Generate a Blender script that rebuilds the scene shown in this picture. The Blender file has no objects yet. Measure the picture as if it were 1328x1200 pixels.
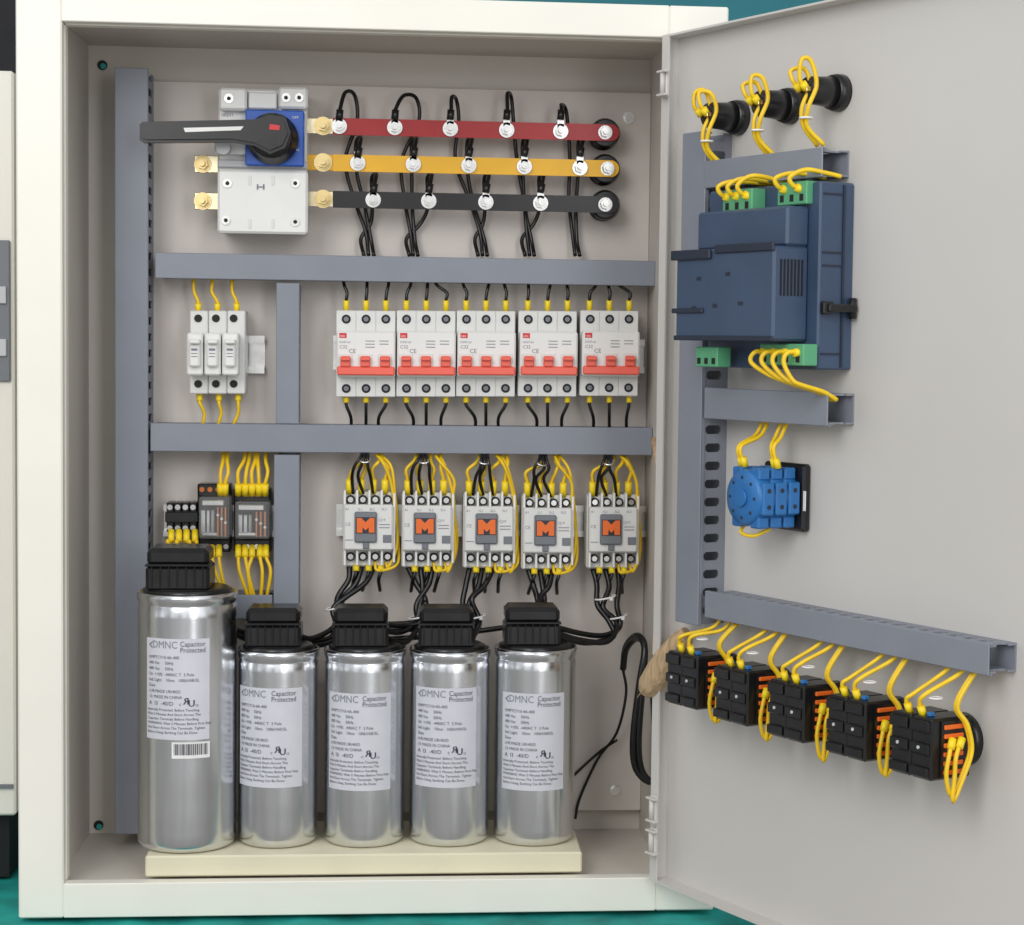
import bpy, math, random
import numpy as np
from mathutils import Vector, Matrix
random.seed(4)
SC = bpy.context.scene
COL = SC.collection
# ------------------------------------------------------------------ camera
FPX, CX, CY = 2600.0, 760.0, 600.0
OW = 0.52
def basis(p):
    yaw, pit, rol = p[3], p[4], p[5]
    f = np.array([math.sin(yaw)*math.cos(pit), math.cos(yaw)*math.cos(pit), math.sin(pit)])
    r = np.array([math.cos(yaw), -math.sin(yaw), 0.0])
    u = np.cross(r, f)
    r2 = r*math.cos(rol) + u*math.sin(rol)
    u2 = -r*math.sin(rol) + u*math.cos(rol)
    return f, r2, u2
def proj(p, X):
    f, r, u = basis(p)
    d = np.array(X) - p[:3]
    w = d.dot(f)
    return CX + FPX*d.dot(r)/w, CY - FPX*d.dot(u)/w
def resid(p):
    H = p[6]
    out = []
    for X, q in (((0,0,H),(80,28)), ((OW,0,H),(868,48)), ((OW,0,0),(850,1138)), ((0,0,0),(82,1147))):
        a = proj(p, X); out += [a[0]-q[0], a[1]-q[1]]
    f, r, u = basis(p)
    d = np.array([0,1,0.0]); w = d.dot(f)
    out += [(CX+FPX*d.dot(r)/w-520)/25, (CY-FPX*d.dot(u)/w-455)/25]
    return np.array(out)
P = np.array([0.28, -1.73, 0.45, 0.05, -0.05, 0.0, 0.73])
for it in range(60):
    r0 = resid(P); J = np.zeros((len(r0), 7))
    for k in range(7):
        q = P.copy(); q[k] += 1e-6; J[:, k] = (resid(q)-r0)/1e-6
    P = P - np.linalg.solve(J.T@J + 1e-6*np.eye(7), J.T@r0)
OH = float(P[6])
bf, br, bu = [Vector(v) for v in basis(P)]
CAM = Vector(P[:3])
cd = bpy.data.cameras.new('camera'); cam = bpy.data.objects.new('camera', cd); COL.objects.link(cam)
m = Matrix((( br.x, bu.x, -bf.x, CAM.x), (br.y, bu.y, -bf.y, CAM.y), (br.z, bu.z, -bf.z, CAM.z), (0,0,0,1)))
cam.matrix_world = m
cd.sensor_width = 36; cd.lens = FPX/1328*36; cd.shift_x = (664-CX)/1328; cd.shift_y = (CY-600)/1328
cd.clip_start = 0.05; cd.clip_end = 50
SC.camera = cam
def ray(px, py): return bf*FPX + br*(px-CX) - bu*(py-CY)
class Frame:
    def __init__(s, o, ang):
        s.o = Vector(o); s.ang = ang
        s.ux = Vector((math.cos(ang), math.sin(ang), 0)); s.uy = Vector((-math.sin(ang), math.cos(ang), 0))
    def at(s, px, py, y):
        d = ray(px, py); t = (y-(CAM-s.o).dot(s.uy))/d.dot(s.uy)
        p = CAM + d*t - s.o
        return Vector((p.dot(s.ux), y, p.z))
    def world(s, l): return s.o + s.ux*l[0] + s.uy*l[1] + Vector((0,0,l[2]))
    def rect(s, x0, y0, x1, y1, y):
        xm, ym = (x0+x1)/2, (y0+y1)/2
        return s.at(x0,ym,y).x, s.at(x1,ym,y).x, s.at(xm,y1,y).z, s.at(xm,y0,y).z
C = Frame((0,0,0), 0)
dv = ray(-892, 495); dv.z = 0; dv = -dv.normalized()
DANG = math.atan2(dv.y, dv.x)
hp = C.at(870, 600, -0.004)
D = Frame((hp.x, -0.004, 0), DANG)
# ------------------------------------------------------------------ materials
def lin(c):
    c = c/255.0
    return c/12.92 if c <= .04045 else ((c+.055)/1.055)**2.4
def mat(name, rgb, rough=.5, metal=0., var=.06, scale=25., bump=.0, coat=0., stretch=None, spec=.5, trans=0., alpha=1., bdist=.001, rv=.07):
    mt = bpy.data.materials.new(name); mt.use_nodes = True
    nt = mt.node_tree; n = nt.nodes; l = nt.links; b = n['Principled BSDF']
    c = [lin(v) for v in rgb]
    tc = n.new('ShaderNodeTexCoord'); mp = n.new('ShaderNodeMapping'); l.new(tc.outputs['Object'], mp.inputs['Vector'])
    if stretch: mp.inputs['Scale'].default_value = stretch
    nz = n.new('ShaderNodeTexNoise'); nz.inputs['Scale'].default_value = scale; nz.inputs['Detail'].default_value = 5
    l.new(mp.outputs['Vector'], nz.inputs['Vector'])
    rp = n.new('ShaderNodeValToRGB')
    rp.color_ramp.elements[0].position = .3; rp.color_ramp.elements[1].position = .7
    rp.color_ramp.elements[0].color = [v*(1-var) for v in c]+[1]
    rp.color_ramp.elements[1].color = [min(1, v*(1+var)) for v in c]+[1]
    l.new(nz.outputs['Fac'], rp.inputs['Fac']); l.new(rp.outputs['Color'], b.inputs['Base Color'])
    mr = n.new('ShaderNodeMapRange'); mr.inputs['To Min'].default_value = max(.03, rough-rv); mr.inputs['To Max'].default_value = min(1, rough+rv)
    l.new(nz.outputs['Fac'], mr.inputs['Value']); l.new(mr.outputs['Result'], b.inputs['Roughness'])
    b.inputs['Metallic'].default_value = metal; b.inputs['Specular IOR Level'].default_value = spec
    b.inputs['Coat Weight'].default_value = coat
    if trans: b.inputs['Transmission Weight'].default_value = trans
    if alpha < 1: b.inputs['Alpha'].default_value = alpha
    if bump:
        bp = n.new('ShaderNodeBump'); bp.inputs['Strength'].default_value = bump; bp.inputs['Distance'].default_value = bdist
        l.new(nz.outputs['Fac'], bp.inputs['Height']); l.new(bp.outputs['Normal'], b.inputs['Normal'])
    return mt
mCream = mat('cream_paint', (240,237,226), .38, var=.025, scale=9, bump=.06)
mInner = mat('shaded_inner_paint', (212,206,196), .5, var=.05, scale=6, bump=.06)  # cabinet cream made darker: part of the interior shade sits in this colour
mPlate = mat('shaded_plate_paint', (212,204,197), .46, var=.04, scale=7, bump=.06)  # darker than the frame cream, some of the plate's shade is painted in
mDoor = mat('door_paint', (210,207,202), .44, var=.035, scale=4, bump=.08, bdist=.002)
mBeige = mat('beige_base', (224,218,190), .5, var=.05, scale=14)
mDuct = mat('duct_plastic', (134,139,150), .40, var=.05, scale=20)
mDuctS = mat('duct_side', (134,138,148), .5, var=.05, scale=20)
mWhite = mat('white_plastic', (235,235,232), .34, var=.02, scale=40)
mWhite2 = mat('offwhite_plastic', (224,224,221), .4, var=.03, scale=40)
mLGrey = mat('light_grey_plastic', (198,199,202), .45, var=.03)
mGrey = mat('grey_plastic', (118,122,128), .45)
mDark = mat('dark_hole', (26,25,27), .7)
mBlack = mat('black_plastic', (25,25,27), .30, var=.2, scale=60, bump=.05)
mBlackB = mat('black_busbar', (24,23,26), .25, var=.15)
mRed = mat('red_busbar', (172,24,28), .28, var=.08)
mYelB = mat('yellow_busbar', (240,182,20), .32, var=.06)
mOrR = mat('salmon_toggle', (246,108,90), .38, var=.04)
mRedD = mat('deep_red_print', (214,40,48), .4)
mOrange = mat('orange_plastic', (238,112,40), .45)
mBlue = mat('blue_sticker', (38,92,190), .35)
mBlueP = mat('blue_plastic', (44,112,176), .36, var=.08)
mSlate = mat('slate_plastic', (62,80,106), .38, var=.08, scale=18, bump=.08)
mSlateD = mat('slate_dark', (36,46,62), .45)
mGreen = mat('green_connector', (92,168,124), .45)
mYel = mat('yellow_wire', (250,206,34), .38, var=.1, scale=60)
mYelS = mat('yellow_sleeve', (252,220,36), .42, var=.05)
mWireK = mat('black_wire', (19,19,21), .3, var=.2, scale=60)
mBrass = mat('brass', (206,184,132), .3, 1, var=.15, scale=60)
mBrassL = mat('pale_brass', (226,214,180), .25, 1, var=.12, scale=80)
mSteel = mat('zinc_steel', (216,215,212), .24, 1, var=.12, scale=80)
mAlu = mat('aluminium_can', (226,228,231), .21, 1, var=.06, scale=5, stretch=(16,16,.9), bump=.16, rv=.09, bdist=.0008)
mStick = mat('sticker_silver', (210,211,218), .5, var=.03, scale=60)
mPrint = mat('print_ink', (62,62,74), .6)
mPrintL = mat('pale_print_ink', (128,130,140), .6)
mPaper = mat('white_paper', (238,237,235), .6)
mTan = mat('tan_tape', (196,168,132), .85, var=.3, scale=40, bump=.9, stretch=(6,6,1), bdist=.003)
mFloor = mat('floor_grey', (140,138,134), .7, var=.12, scale=8)
mTeal = mat('teal_floor', (20,148,140), .75, var=.35, scale=22)
mTealD = mat('teal_wall', (44,128,140), .7, var=.2, scale=3)
mNight = mat('dark_backdrop', (16,16,20), .7)
mClear = mat('clear_plastic', (235,238,236), .06, alpha=.13)
mTealP = mat('teal_paint', (40,170,165), .5)
mCopper = mat('copper', (200,120,70), .3, 1)
# ------------------------------------------------------------------ mesh builder
class MB:
    def __init__(s, fr=C, base=(0,0,0)):
        s.fr = fr; s.base = Vector(base); s.v = []; s.f = []; s.sm = []
    def add(s, vs, fs, smooth=False):
        o = len(s.v); s.v += [tuple(v) for v in vs]
        for q in fs: s.f.append([o+i for i in q]); s.sm.append(smooth)
    def box(s, x0, x1, y0, y1, z0, z1, b=0):
        x0, x1 = sorted((x0,x1)); y0, y1 = sorted((y0,y1)); z0, z1 = sorted((z0,z1))
        lo = (x0,y0,z0); hi = (x1,y1,z1)
        b = min(b, (x1-x0)*.45, (y1-y0)*.45, (z1-z0)*.45)
        if b <= 0:
            vs = [(hi[0] if i&1 else lo[0], hi[1] if i&2 else lo[1], hi[2] if i&4 else lo[2]) for i in range(8)]
            s.add(vs, [(0,1,3,2),(4,6,7,5),(0,4,5,1),(2,3,7,6),(0,2,6,4),(1,5,7,3)]); return s
        vs = []
        for i in range(8):
            for a in range(3):
                p = []
                for k in range(3):
                    h = (i>>k)&1; e = hi[k] if h else lo[k]
                    p.append(e if k == a else e+(-b if h else b))
                vs.append(p)
        fs = []
        for a in range(3):
            p, q = [k for k in range(3) if k != a]
            for h in (0,1):
                i0 = h<<a
                fs.append([3*(i0)+a, 3*(i0|1<<p)+a, 3*(i0|1<<p|1<<q)+a, 3*(i0|1<<q)+a])
            for hp_ in (0,1):
                for hq in (0,1):
                    i0 = hp_<<p | hq<<q; i1 = i0 | 1<<a
                    fs.append([3*i0+p, 3*i0+q, 3*i1+q, 3*i1+p])
        for i in range(8): fs.append([3*i, 3*i+1, 3*i+2])
        s.add(vs, fs); return s
    def pb(s, x0, y0, x1, y1, yf, yb, b=.0008):
        X0, X1, Z0, Z1 = s.fr.rect(x0,y0,x1,y1,yf)
        return s.box(X0, X1, yf, yb, Z0, Z1, b)
    def cyl(s, p0, p1, r0, r1=None, n=20, caps=True):
        p0, p1 = Vector(p0), Vector(p1); r1 = r0 if r1 is None else r1
        d = (p1-p0).normalized(); a = d.orthogonal().normalized(); c = d.cross(a)
        vs = []
        for p, r in ((p0,r0),(p1,r1)):
            for i in range(n):
                t = 2*math.pi*i/n; vs.append(p+a*math.cos(t)*r+c*math.sin(t)*r)
        s.add(vs, [(i,(i+1)%n,n+(i+1)%n,n+i) for i in range(n)], n > 6)
        if caps: s.add(vs, [list(range(n)), list(range(n,2*n))])
        return s
    def lathe(s, c, prof, axis='z', n=32, smooth=True):
        vs = []
        for r, h in prof:
            for i in range(n):
                t = 2*math.pi*i/n
                if axis == 'z': vs.append((c[0]+r*math.cos(t), c[1]+r*math.sin(t), c[2]+h))
                else: vs.append((c[0]+r*math.cos(t), c[1]+h, c[2]+r*math.sin(t)))
        for k in range(len(prof)-1):
            s.add(vs[k*n:(k+2)*n], [(i,(i+1)%n,n+(i+1)%n,n+i) for i in range(n)], smooth)
        s.add(vs[:n], [list(range(n))]); s.add(vs[-n:], [list(range(n))])
        return s
    def prism(s, poly, y0, y1):
        n = len(poly)
        vs = [(x,y0,z) for x,z in poly]+[(x,y1,z) for x,z in poly]
        s.add(vs, [list(range(n)), list(range(n,2*n))]+[(i,(i+1)%n,n+(i+1)%n,n+i) for i in range(n)]); return s
    def tube(s, pts, r, n=8, sub=6, closed=False):
        pts = [Vector(p) for p in pts]; m0 = len(pts)
        if len(pts) > 2 and sub > 1:
            q = [pts[0]*2-pts[1]]+pts+[pts[-1]*2-pts[-2]]
            if closed: q = [pts[-2]]+pts+[pts[1]]
            out = []
            for i in range(1, len(q)-2):
                a,b,c,d = q[i-1],q[i],q[i+1],q[i+2]
                for k in range(sub):
                    t = k/sub
                    out.append(.5*((2*b)+(c-a)*t+(2*a-5*b+4*c-d)*t*t+(3*b-a-3*c+d)*t**3))
            out.append(q[-2]); pts = out
        m_ = len(pts); vs = []; a = None
        for i, p in enumerate(pts):
            d = (pts[min(i+1,m_-1)]-pts[max(i-1,0)])
            if d.length < 1e-9: d = Vector((0,0,1))
            d.normalize()
            a = d.orthogonal() if a is None else a-d*a.dot(d)
            if a.length < 1e-6: a = d.orthogonal()
            a = a.normalized(); c = d.cross(a)
            if isinstance(r, list):
                u = i/(m_-1)*(len(r)-1); j = min(int(u), len(r)-2); rr = r[j]+(r[j+1]-r[j])*(u-j)
            else: rr = r
            for k in range(n):
                t = 2*math.pi*k/n; vs.append(p+a*math.cos(t)*rr+c*math.sin(t)*rr)
        fs = [(i*n+k, i*n+(k+1)%n, (i+1)*n+(k+1)%n, (i+1)*n+k) for i in range(m_-1) for k in range(n)]
        s.add(vs, fs, True)
        s.add(vs[:n], [list(range(n))]); s.add(vs[-n:], [list(range(n))])
        return s
    def text(s, body, size, x, y, z, mapf=None, align='LEFT', sx=1.0):
        cu = bpy.data.curves.new('t','FONT'); cu.body = body; cu.size = size; cu.align_x = align; cu.resolution_u = 2
        ob = bpy.data.objects.new('t', cu); COL.objects.link(ob)
        dg = bpy.context.evaluated_depsgraph_get()
        me = bpy.data.meshes.new_from_object(ob.evaluated_get(dg))
        vs = [(x+v.co.x*sx, y, z+v.co.y) for v in me.vertices]
        if mapf: vs = [mapf(*v) for v in vs]
        s.add(vs, [list(p.vertices) for p in me.polygons])
        bpy.data.objects.remove(ob); bpy.data.curves.remove(cu); bpy.data.meshes.remove(me)
        return s
    def build(s, name, mt, parent=None):
        import bmesh
        me = bpy.data.meshes.new(name)
        me.from_pydata([tuple(Vector(v)-s.base) for v in s.v], [], s.f)
        me.polygons.foreach_set('use_smooth', s.sm)
        bm = bmesh.new(); bm.from_mesh(me); bmesh.ops.remove_doubles(bm, verts=bm.verts, dist=1e-6)
        bmesh.ops.recalc_face_normals(bm, faces=bm.faces); bm.to_mesh(me); bm.free()
        me.materials.append(mt)
        o = bpy.data.objects.new(name, me); COL.objects.link(o)
        if parent: o.parent = parent
        else:
            o.location = s.fr.world(s.base); o.rotation_euler.z = s.fr.ang
        return o
def tag(o, label=None, cat=None, group=None, kind=None):
    if label: o['label'] = label
    if cat: o['category'] = cat
    if group: o['group'] = group
    if kind: o['kind'] = kind
    return o
def thing(name, label, cat, fr, base, group=None):
    o = bpy.data.objects.new(name, None); COL.objects.link(o); o.empty_display_size = .01
    o.location = fr.world(base); o.rotation_euler.z = fr.ang
    return tag(o, label, cat, group)
def copy_tree(o, parent=None):
    c = o.copy(); COL.objects.link(c); c.parent = parent
    for ch in list(o.children): copy_tree(ch, c)
    return c
ORD = ['first','second','third','fourth','fifth','sixth','seventh','eighth']
POS = ['leftmost','second from left','middle','second from right','rightmost']
# ------------------------------------------------------------------ setting
D0, YB = 0.20, 0.198
YP = 0.185
xl = C.at(22,600,0).x; xr = C.at(935,600,0).x
zt = C.at(900,8,0).z; zb = C.at(480,1186,0).z
mb = MB(); mb.box(-3,3.5,-3,1.2,zb-.03,zb-.006); tag(mb.build('ground', mFloor), 'floor under the cabinet, greyed to keep green bounce away', 'floor', kind='structure')  # floor coloured neutral grey instead of teal, so it bounces no green
mb = MB(); mb.box(-3,3.5,1.2,1.25,zb-.03,3); tag(mb.build('wall', mTealD), 'teal wall behind the cabinet', 'wall', kind='structure')
# visible strip of teal floor, added as a short sheet to limit green bounce
q = MB(C,(.3,.2,zb-.006)); nx, ny = 60, 24; vs = []
for j in range(ny+1):
    for i in range(nx+1):
        X = -.14+1.3*i/nx; Y = -.045+.5*j/ny
        if j == 0: Y += .012*math.sin(i*.9)+.01*math.sin(i*2.3)
        vs.append((X,Y,zb-.0045+.0012*math.sin(i*1.7+j)*math.cos(j*1.3)))
q.add(vs,[(j*(nx+1)+i,j*(nx+1)+i+1,(j+1)*(nx+1)+i+1,(j+1)*(nx+1)+i) for j in range(ny) for i in range(nx)],True)
tag(q.build('teal_floor_strip', mTeal),'rumpled teal green sheet standing for the teal floor, cut short to limit green bounce','sheet')
q = MB(C,(-.25,.7,zb)); q.box(-.6,C.at(60,20,.7).x,.7,.72,zb-.005,1.1)  # dark sheet added where the background reads near black
tag(q.build('dark_backdrop', mNight),'near black board added as the dark background behind the pale cabinet, far left','backdrop')
bs = C.at(-60,600,.12)
nb = thing('neighbouring_cabinet', 'pale beige metal cabinet at the far left, cropped by the picture edge', 'cabinet', C, (bs.x,.12,zb))
b_ = (bs.x,.12,zb)
X1 = C.at(19,600,.12).x; X0 = X1-.4
mb = MB(C,b_); mb.box(X0,X1,.12,.32,C.at(10,1058,.12).z,C.at(10,92,.12).z,.002); mb.build('body', mCream, nb)
mb = MB(C,b_); mb.box(X0+.03,X1-.01,.14,.30,zb,C.at(10,1058,.12).z); mb.build('stand', mNight, nb)
mb = MB(C,b_); mb.box(X0+.02,X1-.003,.116,.12,C.at(10,495,.12).z,C.at(10,312,.12).z,.001); pn = mb.build('display_panel', mGrey, nb)
for py in (372,440):
    mb = MB(C,b_); mb.box(X1-.02,X1-.006,.113,.117,C.at(10,py+22,.12).z,C.at(10,py,.12).z,.0005)
    mb.build('meter_window', mLGrey, pn)
mb = MB(C,b_); mb.box(X0,X1-.002,.117,.12,C.at(10,1022,.12).z,C.at(10,1017,.12).z); mb.build('seam', mGrey, nb)
# ------------------------------------------------------------------ cabinet
CB = (OW/2, 0, zb)
cab = thing('electrical_cabinet', 'large cream metal electrical cabinet standing open, filled with switchgear', 'cabinet', C, CB)
FT = .014
fr_ = MB(C,CB)
fr_.box(xl,0,0,FT,zb,zt,.0014); fr_.box(OW,xr,0,FT,zb,zt,.0014)
fr_.box(0.0,OW,.0003,FT,OH,zt,.0008); fr_.box(0,OW,.0003,FT,zb,0,.0008)
fr_.box(-.001,.001,FT,FT+.012,0,OH); fr_.box(0,OW,FT,FT+.012,OH-.001,OH+.001)
fr_.build('front_frame', mCream, cab)
wi = .008
def panel(nm, *a):
    q = MB(C,CB); q.box(*a); return q.build(nm, mInner, cab)
panel('back_panel', -wi,OW+wi,YB,YB+.002,-.004,OH+wi)
panel('side_panel', -wi-.002,-wi,FT,YB+.002,-.004,OH+wi)
panel('side_panel', OW+wi,OW+wi+.002,FT,YB+.002,-.004,OH+wi)
panel('top_panel', -wi-.002,OW+wi+.002,FT,YB+.002,OH+wi,OH+wi+.002)
panel('bottom_panel', -wi-.002,OW+wi+.002,FT,YB+.002,-.006,-.004)
q = MB(C,CB)
q.box(xl,xl+.0015,FT,YB+.012,zb,zt); q.box(xr-.0015,xr,FT,YB+.012,zb,zt); q.box(xl+.0015,xr-.0015,FT,YB+.012,zt-.0015,zt); q.box(xl+.0015,xr-.0015,FT,YB+.012,zb,zb+.0015)
q.box(xl+.0015,xr-.0015,YB+.0105,YB+.012,zb+.0015,zt-.0015)
q.build('outer_shell', mCream, cab)
q = MB(C,CB); q.pb(168,112,838,1054,YP,YP+.003,.001); pl = q.build('mounting_plate', mPlate, cab)
for px,py in ((815,153),(798,1024),(213,1000)):
    p = C.at(px,py,YP); q = MB(C,CB)
    q.cyl((p.x,YP-.0015,p.z),(p.x,YP,p.z),.006); q.cyl((p.x,YP-.005,p.z),(p.x,YP-.0015,p.z),.0042,n=6)
    q.cyl((p.x,YP-.0065,p.z),(p.x,YP-.005,p.z),.002)
    q.build('mounting_nut', mSteel, pl)
for px,py,mt_ in ((133,85,mDark),(128,1070,mDark)):
    p = C.at(px,py,YB); q = MB(C,CB); q.cyl((p.x,YB-.002,p.z),(p.x,YB,p.z),.0045); pg = q.build('plug', mt_, cab)
    q = MB(C,CB); q.cyl((p.x+.001,YB-.0035,p.z-.001),(p.x+.001,YB-.002,p.z-.001),.0028,n=8); q.build('teal_dab', mTealP, pg)
for px,py,y in ((857,108,.012),(843,1062,.012)):
    p = C.at(px,py,y); q = MB(C,CB); q.cyl((OW+.0075,y+.014,p.z),(OW-.001,y+.014,p.z),.005,n=14)
    q.build('teal_plug', mTealP, cab)
# door (a part of the cabinet, in its own rotated frame)
dz0 = D.at(872,1143,0).z; dz1 = D.at(876,49,0).z
DL = .60
DT = .016
def dbuild(q, nm, mt, parent=None):
    o = q.build(nm, mt, None)
    o.parent = parent if parent else cab
    if parent is None: o.location = D.world(q.base)-Vector(CB)
    else: o.location = (0,0,0); o.rotation_euler.z = 0
    return o
DB = (0,0,dz0)
q = MB(D,DB)
q.box(0,DL,0,.0018,dz0,dz1,.0004)
q.box(0,.0018,-DT,0,dz0,dz1); q.box(DL-.0018,DL,-DT,0,dz0,dz1)
q.box(.0018,DL-.0018,-DT,0,dz0,dz0+.0018); q.box(.0018,DL-.0018,-DT,0,dz1-.0018,dz1)
q.box(.0018,.010,-DT,-DT+.0015,dz0+.0018,dz1-.0018)
door = dbuild(q, 'door', mDoor)
door['label'] = 'wide pale grey door swung open to the right with devices on its inner face'
for z in (D.at(876,1048,0).z, D.at(876,1090,0).z, D.at(880,112,0).z):
    q = MB(D,DB); q.box(.004,.013,-DT-.004,-DT,z-.012,z+.012,.001); q.box(.0045,.018,-DT-.009,-DT-.004,z-.011,z-.009,.0005); q.box(.0045,.018,-DT-.009,-DT-.004,z+.009,z+.011,.0005)
    q.cyl((.010,-DT-.006,z-.009),(.010,-DT-.006,z+.009),.0022)
    dbuild(q, 'hinge', mDoor, door)
# ------------------------------------------------------------------ wiring ducts
def duct(fr, rc, yf, yb, axis, label, name='wiring_duct'):
    X0,X1,Z0,Z1 = rc
    base = ((X0+X1)/2, yb, Z0)
    t = thing(name, label, 'wiring duct', fr, base, 'grey wiring ducts')
    q = MB(fr, base); th = .0014
    lip = .004
    q.box(X0,X1,yf,yf+th,Z0,Z1,.0006)
    if axis == 'z':
        q.box(X0,X0+th*.7,yf+th,yf+lip,Z0,Z1); q.box(X1-th*.7,X1,yf+th,yf+lip,Z0,Z1)
    else:
        q.box(X0,X1,yf+th,yf+lip,Z0,Z0+th*.7); q.box(X0,X1,yf+th,yf+lip,Z1-th*.7,Z1)
    q.build('cover', mDuct, t)
    q = MB(fr, base); e = .0012
    q.box(X0+e,X1-e,yb-th,yb-.0002,Z0+.001,Z1-.001)
    dep = yb-th-(yf+th+.0005)
    st = dep*.2
    L0, L1 = (Z0+.001,Z1-.001) if axis == 'z' else (X0+.001,X1-.001)
    pitch = .0150; n = max(1,int((L1-L0)/pitch)); pitch = (L1-L0)/n
    ya, yc = yf+th+.0005, yb-th
    sides = ((X0+e,X0+e+th),(X1-e-th,X1-e)) if axis == 'z' else ((Z0+e,Z0+e+th),(Z1-e-th,Z1-e))
    for s0,s1 in sides:
        def bx(a,b,y0,y1):
            if axis == 'z': q.box(s0,s1,y0,y1,a,b)
            else: q.box(a,b,y0,y1,s0,s1)
        # rounded slots: each opening is an octagon-ended oval between fingers
        g = pitch*.48; f = pitch-g
        bx(L0,L1,yc-st,yc); bx(L0,L1,ya,ya+dep*.16)
        for i in range(n):
            a0 = L0+i*pitch; bx(a0,a0+f,ya+dep*.16,yc-st)
            c_ = g*.28; o0, o1 = ya+dep*.16, yc-st
            for (ca, sg) in ((a0+f,1),(a0+pitch,-1)):
                for (oy, so) in ((o0,1),(o1,-1)):
                    tri = [(ca,oy),(ca+sg*c_,oy),(ca,oy+so*c_)]
                    vs = []
                    for ss_ in (s0,s1):
                        for (al,yy2) in tri: vs.append((ss_,yy2,al) if axis == 'z' else (al,yy2,ss_))
                    q.add(vs,[(0,1,2),(3,4,5),(0,1,4,3),(1,2,5,4),(2,0,3,5)])
    q.build('slotted_channel', mDuctS, t)
    return t
YF = YP-.05
duct(C, C.rect(149,88,192,1082,YF), YF, YP, 'z', 'tallest vertical grey wiring duct along the left inner side of the cabinet')
duct(C, C.rect(201,333,850,366,YF), YF, YP, 'x', 'upper horizontal grey wiring duct below the busbars')
duct(C, C.rect(195,552,846,588,YF), YF, YP, 'x', 'lower horizontal grey wiring duct between circuit breakers and contactors')
duct(C, C.rect(358,367,388,550,YF+.001), YF+.001, YP, 'z', 'short vertical grey duct between fuse holder and circuit breakers')
duct(C, C.rect(355,590,388,790,YF+.001), YF+.001, YP, 'z', 'short vertical grey duct between the relays and the first contactor')
duct(C, C.rect(205,772,353,803,YF), YF, YP, 'x', 'short horizontal grey duct half hidden behind the capacitors')
NF = -.028
vd = D.rect(880,172,910,810,NF)
duct(D, vd, NF, 0, 'z', 'vertical grey wiring duct along the hinge side of the door')
for rc, lb in (((913,200,1066,237),'upper horizontal grey duct on the door under the three indicator lamps'),
               ((913,506,1073,548),'middle horizontal grey duct on the door below the slate controller'),
               ((913,801,1283,839),'long lower horizontal grey duct on the door above the push buttons')):
    duct(D, D.rect(*rc,NF), NF, 0, 'x', lb)
# ------------------------------------------------------------------ mounting rails
def rail(rc, label):
    X0,X1,Z0,Z1 = C.rect(*rc, YP-.008); base = ((X0+X1)/2,YP,Z0)
    q = MB(C,base); h = Z1-Z0
    q.box(X0,X1,YP-.0085,YP-.0075,Z0,Z0+h*.16); q.box(X0,X1,YP-.0085,YP-.0075,Z1-h*.16,Z1)
    q.box(X0,X1,YP-.0075,YP-.001,Z0+h*.16,Z0+h*.2); q.box(X0,X1,YP-.0075,YP-.001,Z1-h*.2,Z1-h*.16)
    q.box(X0,X1,YP-.0012,YP-.0003,Z0+h*.2,Z1-h*.2)
    tag(q.build('mounting_rail', mSteel), label, 'rail', 'metal mounting rails')
rail((244,435,343,484),'short metal mounting rail behind the white fuse holder')
rail((432,438,836,482),'metal mounting rail behind the five circuit breakers')
rail((436,655,838,696),'metal mounting rail behind the five contactors')
rail((212,655,357,696),'metal mounting rail behind the relays and terminal block')
# ------------------------------------------------------------------ switch disconnector
bp = C.at(338,305,YP); sb = (bp.x,YP,bp.z)
sw = thing('switch_disconnector','white rotary switch disconnector with long black handle and blue plate','switch',C,sb)
q = MB(C,sb); q.pb(283,116,398,300,YP-.050,YP,.0015); q.build('body', mWhite, sw)
q = MB(C,sb); q.pb(284,114,320,143,YP-.062,YP-.0502,.002); q.build('terminal_cover', mWhite, sw)
q = MB(C,sb); q.pb(361,113,399,141,YP-.062,YP-.0502,.002); q.build('terminal_cover', mWhite, sw)
q = MB(C,sb); q.pb(322,120,359,141,YP-.056,YP-.0502,.001); q.build('upper_step', mWhite, sw)
q = MB(C,sb); q.pb(282,221,399,303,YP-.064,YP-.0502,.002); lc_ = q.build('lower_cover', mWhite, sw)
for a,b in ((322,228),(352,228),(322,284),(352,284)):
    q = MB(C,sb); q.pb(a,b,a+4,b+12,YP-.0648,YP-.064,0); q.build('clip', mWhite2, lc_)
q = MB(C,sb); q.pb(282,208,399,218,YP-.056,YP-.0502,.001); q.build('lower_step', mLGrey, sw)
for x,y,yy_ in ((295,238,.064),(383,238,.064),(293,286,.064),(383,288,.064),(297,128,.062),(371,127,.062),(388,127,.062)):
    p = C.at(x,y,YP-yy_); q = MB(C,sb); q.cyl((p.x,YP-yy_,p.z),(p.x,YP-yy_-.0014,p.z),.0042); s_ = q.build('screw', mSteel, sw)
    q = MB(C,sb); q.cyl((p.x,YP-yy_-.0014,p.z),(p.x,YP-yy_-.0017,p.z),.0020,n=6); q.build('screw_recess', mDark, s_)
q = MB(C,sb)
q.pb(333,239,335,246,YP-.0646,YP-.0642,0); q.pb(341,239,343,246,YP-.0646,YP-.0642,0); q.pb(335,241.8,341,243.4,YP-.0646,YP-.0642,0)
q.build('switch_symbol', mPrintL, lc_)
q = MB(C,sb); q.text('HFD11', .0042, C.at(287,153,YP-.051).x, YP-.0505, C.at(286,151,YP-.051).z, sx=.9)
q.build('type_lettering', mPrintL, sw)
q = MB(C,sb); q.pb(318,143,394,215,YP-.066,YP-.0502,.001); bl = q.build('blue_plate', mBlue, sw)
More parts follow.
